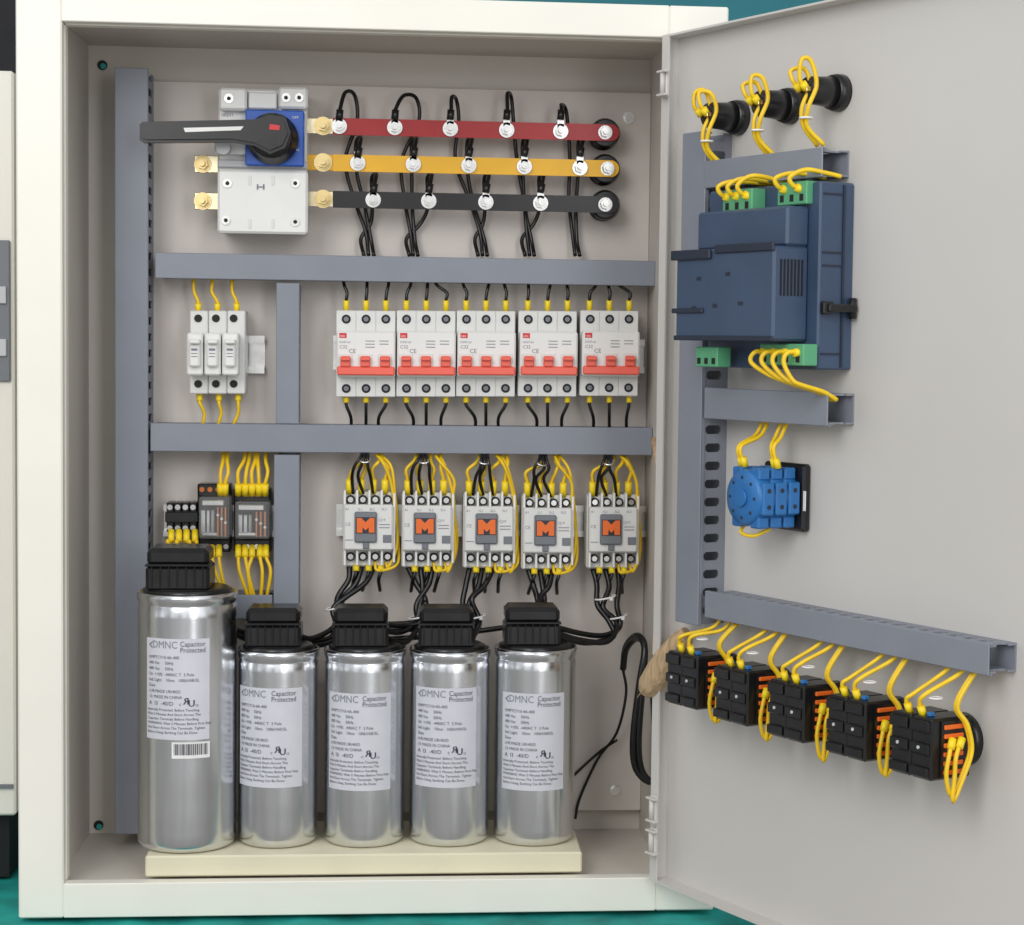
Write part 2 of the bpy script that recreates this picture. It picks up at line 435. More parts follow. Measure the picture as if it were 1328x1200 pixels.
q = MB(C,sb); p = C.at(383,154,YP-.067); q.text('OFF',.0034,p.x,YP-.0664,p.z,align='CENTER'); p = C.at(384,196,YP-.067); q.text('ON',.0034,p.x,YP-.0664,p.z,align='CENTER'); q.build('printing', mPaper, bl)
q = MB(C,sb); q.pb(278,184,320,200,YP-.062,YP-.0502,.001)
p = C.at(290,192,YP-.07); q.build('shaft_guard', mWhite, sw)
q = MB(C,sb); q.cyl((p.x,YP-.078,p.z),(p.x,YP-.0622,p.z),.0065); q.build('shaft_end', mLGrey, sw)
hy = YP-.086
p = C.at(352,178,hy); q = MB(C,sb)
q.lathe((p.x,YP-.066,p.z),[(.0235,0),(.0235,-.006),(.0205,-.010),(.0195,-.0215),(.0175,-.0235),(.012,-.024)],'y',40)
kn = q.build('knob', mBlack, sw)
def bar(q, pts, y0, y1):
    q.prism([(C.at(a,b,y0).x, C.at(a,b,y0).z) for a,b in pts], y0, y1)
q = MB(C,sb)
bar(q, [(181,161),(185,158),(330,155),(350,149),(370,152),(377,172),(370,192),(350,200),(330,189),(300,184),(186,185),(181,182)], YP-.098, YP-.088)
bar(q, [(185,163),(190,161),(330,159),(350,154),(367,157),(373,172),(366,188),(350,195),(330,185),(300,180),(190,181),(185,179)], YP-.1005, YP-.098)
hd = q.build('handle', mBlack, kn)
q = MB(C,sb); bar(q, [(238,166),(316,164),(312,169),(240,171.5)], YP-.1010, YP-.1004); q.build('handle_inlay', mPaper, hd)
q = MB(C,sb); bar(q, [(350,161),(363,163),(362,169),(349,168)], YP-.1010, YP-.1004); q.build('handle_inlay', mRedD, hd)
BY = YP-.038
def nutstack(q, x, z, y, r=.0062):
    q.cyl((x,y,z),(x,y-.0012,z),r*1.3,n=24); q.cyl((x,y-.0012,z),(x,y-.0022,z),r*1.05,n=20); q.cyl((x,y-.0022,z),(x,y-.0068,z),r*.85,n=6); q.cyl((x,y-.0068,z),(x,y-.011,z),r*.45,n=12)
for py in (213,261):
    q = MB(C,sb); q.pb(252,py-11,283,py+11,BY,BY+.003,.0005); tm = q.build('terminal', mBrassL, sw)
    p = C.at(263,py,BY); q = MB(C,sb); nutstack(q,p.x,p.z,BY); q.build('terminal_bolt', mBrass, tm)
# ------------------------------------------------------------------ busbars
bars = [('red', mRed, 168, [(440,165),(512,165),(584,166),(657,167),(727,168),(785,171)], 'topmost red busbar feeding the upper bolts'),
        ('yellow', mYelB, 215, [(464,211),(536,211),(608,212),(680,213),(752,214),(788,215)], 'middle yellow busbar between the red and black ones'),
        ('black', mBlackB, 262, [(484,258),(556,258),(630,259),(701,260),(785,268)], 'lowest black busbar below the yellow one')]
for i,(cn, mt, py, bolts, lb) in enumerate(bars):
    z = C.at(610,py,BY).z; X0 = C.at(432,py,BY).x; X1 = C.at(803,py,BY).x; h = .0078
    base = ((X0+X1)/2,BY+.0015,z-h)
    t = thing('busbar', lb, 'busbar', C, base, 'coloured busbars')
    q = MB(C,base)
    poly = [(X0,z-h),(X0,z+h)]+[(X1-h+h*math.sin(a),z+h*math.cos(a)) for a in [math.pi*k/10 for k in range(11)]]
    q.prism(poly, BY, BY+.003); q.build('coloured_sleeve', mt, t)
    q = MB(C,base); xa = C.at(398,py,BY).x
    q.box(xa,X0,BY+.0003,BY+.0027,z-h*.92,z+h*.92,.0004); q.build('bare_end', mYelB if i == 1 else mBrassL, t)
    q = MB(C,base); p = C.at(419,py-3,BY); nutstack(q,p.x,z,BY,.0066); q.build('bolt', mBrass, t)
    for bx,by in bolts:
        x = C.at(bx,by,BY).x; q = MB(C,base); r=.0058
        q.cyl((x,BY,z),(x,BY-.001,z),r*1.15); q.cyl((x,BY-.003,z),(x,BY-.0072,z),r*.85,n=6); q.cyl((x,BY-.0072,z),(x,BY-.011,z),r*.45,n=12)
        q.cyl((x,BY-.001,z),(x,BY-.003,z),r*.6)
        q.build('bolt', mSteel, t)
    x = C.at(786,py,BY).x; ib = (x,YP,z-.014)
    q = MB(C,ib); q.lathe((x,0,z),[(.013,YP),(.014,YP-.005),(.0105,YP-.012),(.0145,YP-.018),(.0105,YP-.024),(.0145,YP-.029),(.012,BY+.0035)],'y',28)
    tag(q.build('standoff_insulator', mBlack), 'round black insulator holding the right end of the '+cn+' busbar', 'insulator', 'black busbar insulators')
# ------------------------------------------------------------------ wires
def wire(name, label, pts, r, mt, fr=C, group=None, a=None, b=None, flen=.010, fmt=None, fr_r=1.7, n=7, wpts=None):
    P_ = [fr.at(*p) for p in pts] if wpts is None else [Vector(p) for p in wpts]
    q = MB(fr, P_[0]); q.tube(P_, r, n=n)
    o = q.build(name, mt); tag(o, label, 'wire', group)
    for e, p0, p1 in ((a,P_[0],P_[1]),(b,P_[-1],P_[-2])):
        if e:
            d = (p1-p0).normalized(); q = MB(fr, P_[0]); q.cyl(p0, p0+d*flen, r*fr_r, n=10); q.build(e, fmt or mYelS, o)
    return o
R_ = random.uniform
tapx = [(440,512,584,657,727),(464,536,608,680,752),(484,556,630,701,0)]
down = [ (474,481,468), (532,538,527), (622,628,616), (683,689,677), (742,748,736) ]
for i in range(3):
    py = (168,215,262)[i]; cn = ('red','yellow','black')[i]
    for k in range(5):
        bx = tapx[i][k]
        if not bx: continue
        y0 = BY-.002
        dx = down[k][i]
        if i == 0:
            tall = (120,124,126,122,136)[k]; sp = (16,24,4,2,2)[k]
            pts = [(bx,py-14,y0),(bx+1,py-26,y0),(bx+sp*.5,tall,y0+.008),(bx+sp+4,tall+4,y0+.02),(bx+sp+7,py-10,YP-.016),(bx+10+R_(-4,4),py+40,YP-.012),((bx+dx)/2+6+R_(-5,5),py+90,YP-.01),(dx,300,YP-.012),(dx+4,332,YP-.02)]
        else:
            pts = [(bx,py-13,y0),(bx+2,py-24,y0+.001),(bx+4,py-36,y0+.012),(bx-2,py-30,y0+.024),(bx-3+i,py+6,YP-.013),((bx+dx)/2+R_(-5,5),(py+320)/2,YP-.010),(dx,310,YP-.012),(dx+4,332,YP-.02)]
        o = wire('tap_wire', 'black wire bolted at the %s bolt of the %s busbar'%(ORD[k],cn), pts, .0019, mWireK, group='black tap wires on the busbars')
        x = C.at(bx,py,BY).x; z = C.at(610,py,BY).z
        q = MB(C, C.at(*pts[0])); q.cyl((x,BY-.001,z),(x,BY-.0022,z),.0072); q.box(x-.0035,x+.0035,BY-.0022,BY-.001,z+.003,z+.011,.0003); q.build('ring_lug', mSteel, o)
        p0 = C.at(*pts[0]); p1 = C.at(*pts[1]); q = MB(C,p0); q.cyl(p0-(p1-p0)*.15,p0+(p1-p0)*.95,.0034,n=10); q.build('black_sleeve', mBlack, o)
# ------------------------------------------------------------------ circuit breakers
bx0, by0 = 474.5, 458.5
y1, y2, y3 = YP-.048, YP-.062, YP-.070
cb_b = (C.at(bx0,by0,y1).x, YP, C.at(bx0,515,y1).z)
cb = thing('circuit_breaker','x','circuit breaker',C,cb_b,'three pole circuit breakers in a row')
q = MB(C,cb_b); q.pb(436,403,512.9,515,y1+.0008,YP-.009,.0010)
for a in (436.2,462,487.6): q.pb(a,403.5,a+25,432,y1,y1+.0008,.0003); q.pb(a,487,a+25,514.5,y1,y1+.0008,.0003)
q.build('base_body', mWhite2, cb)
q = MB(C,cb_b); q.pb(436.3,430,512.6,489,y2,y1+.0006,.0015); q.build('front_body', mWhite, cb)
for k in range(3):
    a = 449+k*25.7
    for py,nm in ((414,'terminal_hole'),(504,'terminal_hole')):
        q = MB(C,cb_b); p = C.at(a,py,y1-.0004); q.lathe((p.x,0,p.z),[(.0042,y1+.001),(.0042,y1-.0008),(.0034,y1-.0008),(.0032,y1-.0002)],'y',16)
        h = q.build(nm, mDark, cb)
        q = MB(C,cb_b); q.cyl((p.x,y1-.0007,p.z),(p.x,y1-.0002,p.z),.0024,n=12); q.build('screw', mGrey, h)
for k in range(3):
    a = 448+k*25.7
    q = MB(C,cb_b); q.pb(a-9,459,a+9,476,y2-.0008,y2,.0003); q.build('toggle_slot', mWhite2, cb)
    q = MB(C,cb_b); q.pb(a-6.5,462,a+6.5,476,y3+.003,y2-.0006,.001); q.pb(a-6.5,463,a+6.5,468,y3-.001,y3+.003,.0008)
    q.build('toggle', mOrR, cb)
q = MB(C,cb_b); q.pb(437,475.5,512,487,y2-.0035,y2-.0002,.0012); q.build('toggle_bar', mOrR, cb)
q = MB(C,cb_b); q.pb(440,432,449.5,438.5,y2-.0004,y2-.0001,0); lg = q.build('logo_patch', mRedD, cb)
q = MB(C,cb_b); p = C.at(441,437.3,y2-.0006); q.text('HDI',.0026,p.x,y2-.0006,p.z); q.build('logo_text', mPaper, lg)
q = MB(C,cb_b)
p = C.at(440,445,y2-.0005); q.text('DZ47-63',.0028,p.x,y2-.0003,p.z)
p = C.at(440,452,y2-.0005); q.text('C32',.0044,p.x,y2-.0003,p.z)
p = C.at(452,458,y2-.0005); q.text('CE',.0056,p.x,y2-.0003,p.z)
for k,(a,b) in enumerate(((474,442),(474,446),(474,450),(492,442),(492,446))):
    q.pb(a,b,a+12,b+1.0,y2-.0003,y2-.0001,0)
q.build('printing', mPrintL, cb)
bcx = [474.5,552.5,630,710,790]; bcy = [458.5,458.5,458.5,458.5,458.0]
side = ['left','middle','right']
for k in range(5):
    o = cb if k == 0 else copy_tree(cb)
    p = C.at(bcx[k],bcy[k],y1); p0 = C.at(bx0,by0,y1)
    o.location = C.world((p.x, YP, cb_b[2]+(p.z-p0.z)))
    o['label'] = POS[k]+' white three pole circuit breaker with red toggles'
    for j in range(3):
        xx = bcx[k]-25.5+j*25.7
        tx = xx + R_(-5,5) + (10 if j==0 and k in (1,4) else 0) - (10 if j==2 and k in (1,4) else 0)
        wire('breaker_wire','yellow sleeved black wire into top %s terminal of %s circuit breaker from left'%(side[j],ORD[k]),
             [(xx,405,y1+.01),(xx,390,y1+.006),(xx+1,380,y1+.006),(tx,368,y1+.01),(tx,352,YP-.02)],.0016,mWireK,group='wires above the circuit breakers',a='yellow_sleeve',flen=.012)
        tx = xx + (12,0,-10)[j]*R_(.3,1)
        wire('breaker_wire','yellow sleeved black wire into bottom %s terminal of %s circuit breaker from left'%(side[j],ORD[k]),
             [(xx,512,y1+.01),(xx,525,y1+.008),(tx,542,y1+.012),(tx,560,YP-.02)],.0016,mWireK,group='wires below the circuit breakers',a='yellow_sleeve',flen=.008)
# ------------------------------------------------------------------ fuse holder
fb_b = (C.at(281,510,YP-.045).x,YP,C.at(281,510,YP-.045).z)
fh = thing('fuse_holder','white three pole fuse holder on a short rail left of the vertical duct','fuse holder',C,fb_b)
for k in range(3):
    q = MB(C,fb_b); a = 246+k*24.3; q.pb(a,403,a+23.6,511,YP-.042,YP-.009,.001); q.build('pole_body', mWhite2, fh)
for k in range(3):
    a = 241+k*23; q = MB(C,fb_b)
    q.pb(a+1,432,a+22,487,YP-.062,YP-.0422,.0015); q.pb(a+4,446,a+18,476,YP-.068,YP-.062,.0015); q.pb(a+4,440,a+18,446,YP-.074,YP-.062,.001)
    dr = q.build('fuse_carrier', mWhite, fh)
    q = MB(C,fb_b); q.pb(a+7,452,a+15,455,YP-.0684,YP-.068,0); q.pb(a+7,458,a+15,459,YP-.0684,YP-.068,0); q.pb(a+7,462,a+15,463,YP-.0684,YP-.068,0); q.build('printing', mPrintL, dr)
    for py in (413,498):
        q = MB(C,fb_b); p = C.at(a+16,py,YP-.0424); q.cyl((p.x,YP-.0432,p.z),(p.x,YP-.041,p.z),.0036); q.build('terminal_hole', mDark, fh)
    xx = 257+k*25
    for top in (1,0):
        ys = [(xx,405,YP-.03),(xx,392,YP-.034),(xx-6+R_(-3,3),378,YP-.032),(xx-6,364,YP-.03),(xx-6,352,YP-.02)] if top else [(xx+2,509,YP-.03),(xx+2,522,YP-.034),(xx+8-k*3,536,YP-.032),(xx+6-k*5,552,YP-.03),(xx+6-k*5,570,YP-.02)]
        wire('fuse_wire','yellow wire at %s end of the %s pole of the fuse holder'%('upper' if top else 'lower',ORD[k]), ys, .0017, mYel, group='yellow wires on the fuse holder',a='sleeve',flen=.009)
# ------------------------------------------------------------------ relays and terminal block
def relay(x0,y0,x1,y1_,label):
    base = (C.at((x0+x1)/2,y1_,YP-.03).x,YP,C.at(x0,y1_,YP-.03).z)
    t = thing('relay',label,'relay',C,base,'plug-in relays')
    w = x1-x0
    q = MB(C,base); q.pb(x0-1,y0,x1+1,y1_,YP-.03,YP-.009,.001); q.pb(x0,y0,x1,y0+16,YP-.037,YP-.03,.001); q.pb(x0,y1_-16,x1,y1_,YP-.037,YP-.03,.001); q.build('socket', mBlack, t)
    q = MB(C,base); q.pb(x0+1,y0+17,x1-1,y1_-17,YP-.066,YP-.031,.0015); cs = q.build('clear_case', mClear, t)
    q = MB(C,base); q.pb(x0+3,y0+19,x1-3,y1_-19,YP-.036,YP-.0312,.0005); q.build('inner_base', mDark, cs)
    q = MB(C,base); q.cyl(C.at(x0+w*.3,y0+34,YP-.05),Vector((C.at(x0+w*.3,y0+34,YP-.05).x,YP-.05,C.at(x0,y1_-24,YP-.05).z)),.0062,n=18); q.build('coil', mLGrey, cs)
    q = MB(C,base); q.pb(x0+5,y0+21,x1-8,y0+28,YP-.060,YP-.048,.0006); q.pb(x0+5,y1_-25,x0+w*.6,y1_-21,YP-.060,YP-.045,.0004); q.build('armature', mSteel, cs)
    for j in range(3):
        q = MB(C,base); a = x0+w*.60+j*w*.12; q.pb(a,y0+30,a+w*.04,y1_-20,YP-.060,YP-.059,0); q.build('contact_spring', mCopper, cs)
        q = MB(C,base); p = C.at(a+1,y0+40+j*5,YP-.061); q.cyl((p.x,YP-.062,p.z),(p.x,YP-.060,p.z),.0013,n=10); q.build('contact', mSteel, cs)
    for a in (.22,.36):
        q = MB(C,base); q.pb(x0+w*a,y0+33,x0+w*a+2,y1_-26,YP-.0575,YP-.0565,0); q.build('coil_mark', mDark, cs)
    for i in range(4):
        for py in (y0+7,y1_-7):
            q = MB(C,base); p = C.at(x0+5+i*(w-10)/3,py,YP-.037); q.cyl((p.x,YP-.038,p.z),(p.x,YP-.0365,p.z),.0024,n=12); q.build('screw', mCopper if py<y0+9 else mSteel, t)
relay(257,628,298,716,'smaller relay in a clear case next to the terminal block')
relay(304,634,350,716,'larger relay in a clear case beside the vertical duct')
tb = (C.at(236,712,YP-.03).x,YP,C.at(236,712,YP-.03).z)
t = thing('terminal_block','small black terminal block at the left end of the relay rail','terminal block',C,tb)
for k in range(4):
    q = MB(C,tb); q.pb(216+k*10,652,225+k*10,690,YP-.032,YP-.009,.0006); q.build('terminal_segment', mBlack, t)
q = MB(C,tb); q.pb(214,664,257,678,YP-.037,YP-.032,.0008); q.build('cover_strip', mBlack, t)
for k in range(4):
    for py in (658,685):
        q = MB(C,tb); p = C.at(220.5+k*10,py,YP-.032); q.cyl((p.x,YP-.0335,p.z),(p.x,YP-.032,p.z),.0026,n=10); q.build('screw', mSteel, t)
for k,(xx,tx) in enumerate(((286,290),(292,296),(309,318),(318,324),(327,330),(336,334),(344,346))):
    wire('relay_wire','%s yellow wire from the left rising from the relays into the duct'%ORD[k],[(xx,642,YP-.038),(xx,628,YP-.044),(xx+R_(-3,4),612,YP-.044),(tx+R_(-2,2),596,YP-.036),(tx,575,YP-.02)],.0019,mYel,group='yellow wires above the relays',a='sleeve',flen=.012)
for k,(xx,tx,ey) in enumerate(((222,224,716),(232,233,718),(242,243,718),(253,254,716),(275,290,772),(284,294,775),(309,322,776),(318,326,778),(327,330,776),(337,338,778),(345,346,775))):
    y0_ = 688 if k<4 else 708
    ym = (y0_+ey)/2
    wire('relay_wire','yellow wire leaving the bottom of the %s'%(('terminal block, ' if k<4 else 'relays, ')+(ORD[k] if k<4 else ORD[k-4])+' from left'),
         [(xx,y0_,YP-.036),(xx,y0_+14,YP-.042),((xx+tx)/2+R_(-7,7),ym,YP-.046),(tx,ey,YP-.04),(tx,ey+16,YP-.02)],.0018,mYel,group='yellow wires below the relays',a='sleeve',flen=.012)
# ------------------------------------------------------------------ contactors
kc = [478,554,633.5,709,793.5]; ky = [0,1,2,4,3]
q1, q2, q3 = YP-.042, YP-.056, YP-.0595
kb = (C.at(478,735,q1).x,YP,C.at(478,735,q1).z)
ct = thing('contactor','x','contactor',C,kb,'contactors in a row')
q = MB(C,kb); q.pb(445,638,511,735,q1,YP-.009,.0015); q.pb(446,655,510,714,q2,q1,.0015); q.build('body', mWhite2, ct)
for a in (446,462,478,494):
    for b0,b1 in ((636,655),(714,734)):
        q = MB(C,kb); q.pb(a,b0,a+3,b1,q1-.010,q1-.0001,.0005); q.build('barrier', mWhite, ct)
q = MB(C,kb); q.pb(510,640,513,730,q1-.008,q1+.01,.0005); q.build('barrier', mWhite, ct)
for i in range(4):
    for py in (648,722):
        q = MB(C,kb); p = C.at(455+i*16,py,q1-.003); q.cyl((p.x,q1-.004,p.z),(p.x,q1,p.z),.0042,n=14); s_ = q.build('terminal_hole', mDark, ct)
        q = MB(C,kb); q.cyl((p.x,q1-.0048,p.z),(p.x,q1-.004,p.z),.0026,n=12); q.build('screw', mSteel, s_)
q = MB(C,kb); q.pb(460,664,489,704,q3,q2,.0012); q.pb(471,700,479,712,q2-.002,q2,.0006); gb = q.build('actuator_block', mGrey, ct)
# orange indicator shaped like a blocky letter M with a dark centre
q = MB(C,kb)
q.prism([(C.at(a,b,q3-.001).x,C.at(a,b,q3-.001).z) for a,b in ((463,672),(469,672),(474.5,677.5),(480,672),(486,672),(486,691),(478.5,691),(478.5,684),(474.5,688),(470.5,684),(470.5,691),(463,691))], q3-.0016, q3-.0001)
og = q.build('orange_indicator', mOrange, gb)
q = MB(C,kb); q.pb(462,671,487,692,q3-.0004,q3+.0002,0); q.build('dark_recess', mSlateD, gb)
q = MB(C,kb)
for i,tx in enumerate(('A1','1L1','3L2','5L3')):
    p = C.at(448+i*15.7,662,q2-.0003); q.text(tx,.0032,p.x,q2-.0003,p.z)
p = C.at(491,676,q2-.0003); q.text('CJ19',.0034,p.x,q2-.0003,p.z); q.pb(492,680,506,681,q2-.0003,q2,0); q.pb(492,684,506,685,q2-.0003,q2,0)
p = C.at(448,682,q2-.0003); q.text('CE',.0042,p.x,q2-.0003,p.z); q.pb(448,700,458,701,q2-.0003,q2,0)
q.build('printing', mPrintL, ct)
q = MB(C,kb); q.pb(497,694,508,704,q2-.001,q2,.0003); q.build('nameplate', mGrey, ct)
for k in range(5):
    o = ct if k == 0 else copy_tree(ct)
    p = C.at(kc[k],687+ky[k],q1); p0 = C.at(478,687,q1)
    o.location = C.world((p.x,YP,kb[2]+p.z-p0.z))
    o['label'] = POS[k]+' white contactor with orange indicator in the lower row'
    dx = kc[k]-478; dy = ky[k]
    for i in range(4):
        xx = 453+i*15.5+dx
        tx = kc[k]-2+i*9-8
        wire('contactor_wire','yellow wire into top terminal %s of the %s contactor from left'%(ORD[i],ORD[k]),
             [(xx,640+dy,q1+.002),(xx,622+dy,q1-.002),(xx+R_(-4,6),608+dy,q1-.004),(tx+R_(-6,8),594+dy,q1),(tx,570,YP-.02)],.0018,mYel,group='yellow wires above the contactors',a='sleeve',flen=.014,fr_r=1.9)
    rx = lambda: R_(-4,4)
    wire('control_wire','yellow control wire looping down the right side of the %s contactor'%ORD[k],
         [(kc[k]+16,590,q1+.004),(kc[k]+26+rx(),606+dy,q1-.004),(kc[k]+34,640+dy+rx(),q1-.002),(kc[k]+36+rx()*.5,680+dy,q1+.006),(kc[k]+36,712+dy,q1),(kc[k]+27+rx(),738+dy+rx(),q1-.002),(kc[k]+22,728+dy,q1)],.0015,mYel,group='yellow control wires beside the contactors')
    wire('control_wire','yellow control wire bowing further out beside the %s contactor'%ORD[k],
         [(kc[k]+10,590,q1),(kc[k]+19+rx(),600+dy,q1-.008),(kc[k]+31+rx(),622+dy,q1-.006),(kc[k]+33,650+dy,q1-.002),(kc[k]+39+rx()*.6,700+dy,q1+.008),(kc[k]+33+rx(),732+dy,q1),(kc[k]+12,740+dy,q1-.004),(kc[k]+8,728+dy,q1)],.0015,mYel,group='yellow control wires beside the contactors')
    for j in range(3):
        wire('precharge_wire','thin black wire at the top of the %s contactor, %s of its bunch'%(ORD[k],ORD[j]),
             [(kc[k]-20+j*13,640+dy,q1),(kc[k]-20+j*10+rx(),618+dy,q1-.008),(kc[k]-14+j*7+rx(),604+dy,q1-.013),(kc[k]-9+j*4,590+dy,q1-.009),(kc[k]-8+j*4,572,YP-.02)],.0016,mWireK,group='thin black wires above the contactors')
    for j in range(3):
        a = kc[k]-22+j*16
        wire('drop_wire','short yellow sleeved wire below the %s contactor from left, %s terminal'%(ORD[k],ORD[j]),
             [(a+6,733+dy,q1-.001),(a+6,742+dy,q1-.003),(a+3,752+dy,q1-.002),(a+1+rx(),766+dy,q1+.01)],.0018,mWireK,group='yellow sleeved wires below the contactors',a='yellow_sleeve',flen=.006)
    c = C.at(kc[k]-5,596+dy,q1-.012); q = MB(C,c); t0 = R_(-.6,.6)
    pts = [c+Vector((.0050*math.cos(a),.0036*math.sin(a+t0),.0028*math.sin(a))) for a in [2*math.pi*i/12 for i in range(13)]]
    q.tube(pts,.0011,n=6,closed=True); tag(q.build('cable_ring', mSteel),'small metal ring holding the wires above the %s contactor from left'%ORD[k],'ring','metal rings above the contactors')
# ------------------------------------------------------------------ plinth and capacitors
PF = .014
bxz = C.at(470,1108,PF).z
X0 = C.at(188,1110,PF).x; X1 = C.at(755,1110,PF).x
q = MB(C,((X0+X1)/2,.09,.0014)); q.box(X0,X1,PF,.140,.0014,bxz,.0015)
tag(q.build('support_plinth', mBeige),'low beige box on the cabinet floor carrying the capacitors','box')
LINES = ['KMPTCY10-4A-400','440 Vac     50Hz','400 Vac     50Hz','Un  +10%  -440AC T  3 Pole','Ind: Light    10mn   100kVAR/5L','Date','t1/R.MADE UR/40/D','13: MADE IN CHINA','']
PARA = ['Internally Protected. Before Touching','Wait 5 Minutes And Short Across The','Capacitor Terminals Before Handling.','WARNING: Wait 5 Minutes Before First Step','And Short Across The Terminals. Tighten','Before Using, Earthing Can Be Done','Through Bottom Stud']
def capacitor(pc, half, ptop, yc, sx, label, big=False):
    R = abs(C.at(pc+half,950,yc).x-C.at(pc-half,950,yc).x)/2
    x = C.at(pc,950,yc).x
    ztop = C.at(pc,ptop,yc-R*.3).z; z0 = bxz+.0002
    base = (x,yc,z0)
    t = thing('capacitor',label,'capacitor',C,base,'aluminium can capacitors standing on the plinth')
    H = ztop-z0
    q = MB(C,base)
    prof = [(R*.86,0),(R*.93,.0012),(R*.985,.004),(R,.008)]
    for i in range(1,24):
        zz = .008+(H-.020)*i/24; prof.append((R*(1+R_(-.0018,.0018)),zz))
    prof += [(R,H-.012),(R*.985,H-.0105),(R*.985,H-.009),(R*1.012,H-.007),(R*1.02,H-.003),(R*1.012,H),(R*.96,H),(R*.95,H-.004),(R*.3,H-.003)]
    q.lathe((x,yc,z0),prof,'z',72)
    q.build('can', mAlu, t)
    def cy(s,yy,z,rr=R): a = s/R; return (x+(rr+yy)*math.sin(a), yc-(rr+yy)*math.cos(a), z)
    a0,a1,py0,py1 = sx
    s0 = math.asin((a0-pc)/half*.985)*R; s1 = math.asin((a1-pc)/half*.985)*R
    zt_ = C.at(pc,py0,yc-R).z; zb_ = C.at(pc,py1,yc-R).z
    def patch(s0,s1,za,zb2,off,n=24):
        q = MB(C,base); vs = []
        for i in range(n+1):
            s = s0+(s1-s0)*i/n; vs += [cy(s,off,za),cy(s,off,zb2)]
        q.add(vs,[(2*i,2*i+2,2*i+3,2*i+1) for i in range(n)],True); return q
    st = patch(s0,s1,zb_,zt_,.0004).build('sticker', mStick, t)
    w = s1-s0; h = zt_-zb_
    mf = lambda X,Y,Z: cy(X,.0007,Z)
    q = MB(C,base)
    q.text('DMNC',.0092,s0+w*.13,0,zt_-h*.095,mf,sx=.86)
    ax, az = s0+w*.07, zt_-h*.068
    q.add([mf(ax+.0035,0,az+.0035),mf(ax-.001,0,az),mf(ax+.0035,0,az-.0035),mf(ax+.0035,0,az-.002),mf(ax+.001,0,az),mf(ax+.0035,0,az+.002)],[(0,1,4,5),(1,2,3,4)])
    q.build('logo_lettering', mPrintL, st)
    q = MB(C,base)
    q.text('Capacitor',.0066,s0+w*.565,0,zt_-h*.075,mf,sx=.84); q.text('Protected',.0066,s0+w*.565,0,zt_-h*.135,mf,sx=.84)
    lh = h*.056
    for i,L in enumerate(LINES):
        if L: q.text(L,lh*.78,s0+w*.06,0,zt_-h*.20-i*lh,mf,sx=.92)
    zs = zt_-h*.20-8*lh-h*.012
    q.text('A  I3  -40/D',lh*1.0,s0+w*.06,0,zs,mf)
    ux_ = s0+w*.60; us = lh*1.7
    q.text('c',lh*.9,ux_-.0028,0,zs,mf)
    q.text('R',us,ux_+us*.66,0,zs+.0012,mf,sx=-1.0); q.text('R',us,ux_+us*.66+.0004,0,zs+.0012,mf,sx=-1.0)
    q.text('U',us,ux_+us*.55,0,zs-.0008,mf); q.text('U',us,ux_+us*.55+.0004,0,zs-.0008,mf)
    q.text('US',lh*.6,ux_+us*1.3,0,zs-.0008,mf,sx=.8)
    for i,L in enumerate(PARA):
        zz = zs-(i+1)*lh*.80-lh*.2
        if zz > zb_+.002: q.text(L,lh*.66,s0+w*.03,0,zz,mf,sx=.96)
    q.build('printing', mPrint, st)
    if big:
        sa, sb2 = math.asin((230-pc)/half)*R, math.asin((277-pc)/half)*R
        za, zc = C.at(pc,984,yc-R).z, C.at(pc,963,yc-R).z
        bs_ = patch(sa,sb2,za,zc,.0004,10).build('barcode_sticker', mPaper, t)
        q = MB(C,base); s = sa+.002
        while s < sb2-.002:
            ww = random.choice((.0003,.0005,.0009)); vs = [cy(s,.0007,za+.003),cy(s+ww,.0007,za+.003),cy(s+ww,.0007,zc-.0015),cy(s,.0007,zc-.0015)]
            q.add(vs,[(0,1,2,3)]); s += ww+random.choice((.0004,.0007))
        q.build('barcode', mPrint, bs_)
    cwp = 41 if big else 36; hp_ = .040 if big else .038
    cw = abs(C.at(pc+cwp,800,yc).x-C.at(pc-cwp,800,yc).x)/2
    cx_ = x + (-.004 if not big else -.006)
    q = MB(C,base); q.lathe((x,yc,ztop),[(R*.9,-.003),(R*.9,.002),(R*.8,.004)],'z',40); q.build('insulating_ring', mBlack, t)
    q = MB(C,base)
    q.box(cx_-cw,cx_+cw,yc-R*.62,yc+R*.62,ztop+.002,ztop+hp_*.62,.003)
    q.box(cx_-cw*.97,cx_+cw*.97,yc-R*.56,yc+R*.56,ztop+hp_*.62-.0005,ztop+hp_,.004)
    tc_ = q.build('terminal_cover', mBlack, t)
    for i in range(7):
        q = MB(C,base); xx = cx_-cw*.8+i*cw*1.6/6
        q.box(xx-.0007,xx+.0007,yc-R*.62-.0012,yc-R*.3,ztop+.006,ztop+hp_*.60,.0004); q.build('ridge', mBlack, tc_)
    q = MB(C,base)
    q.box(cx_-cw*1.01,cx_+cw*1.01,yc-R*.62-.0015,yc-R*.3,ztop+hp_*.605,ztop+hp_*.66,.0006)
    q.build('ledge', mBlack, tc_)
capacitor(243,64,768,.060,(196,277,829,960),'tallest and widest aluminium capacitor, leftmost, with a barcode sticker',True)
for pc,hf,pt,sx,lb in ((361,52,842,(313,394,893,1022),'shorter aluminium capacitor standing next to the tallest one'),
                 (473,52.5,842,(428,507,900,1026),'middle aluminium capacitor of the five on the plinth'),
                 (583,52,842,(539,616,893,1022),'second aluminium capacitor from the right end of the plinth'),
                 (693,52.5,840,(650,728,900,1026),'rightmost aluminium capacitor on the plinth')):
    capacitor(pc,hf,pt,.068,sx,lb)
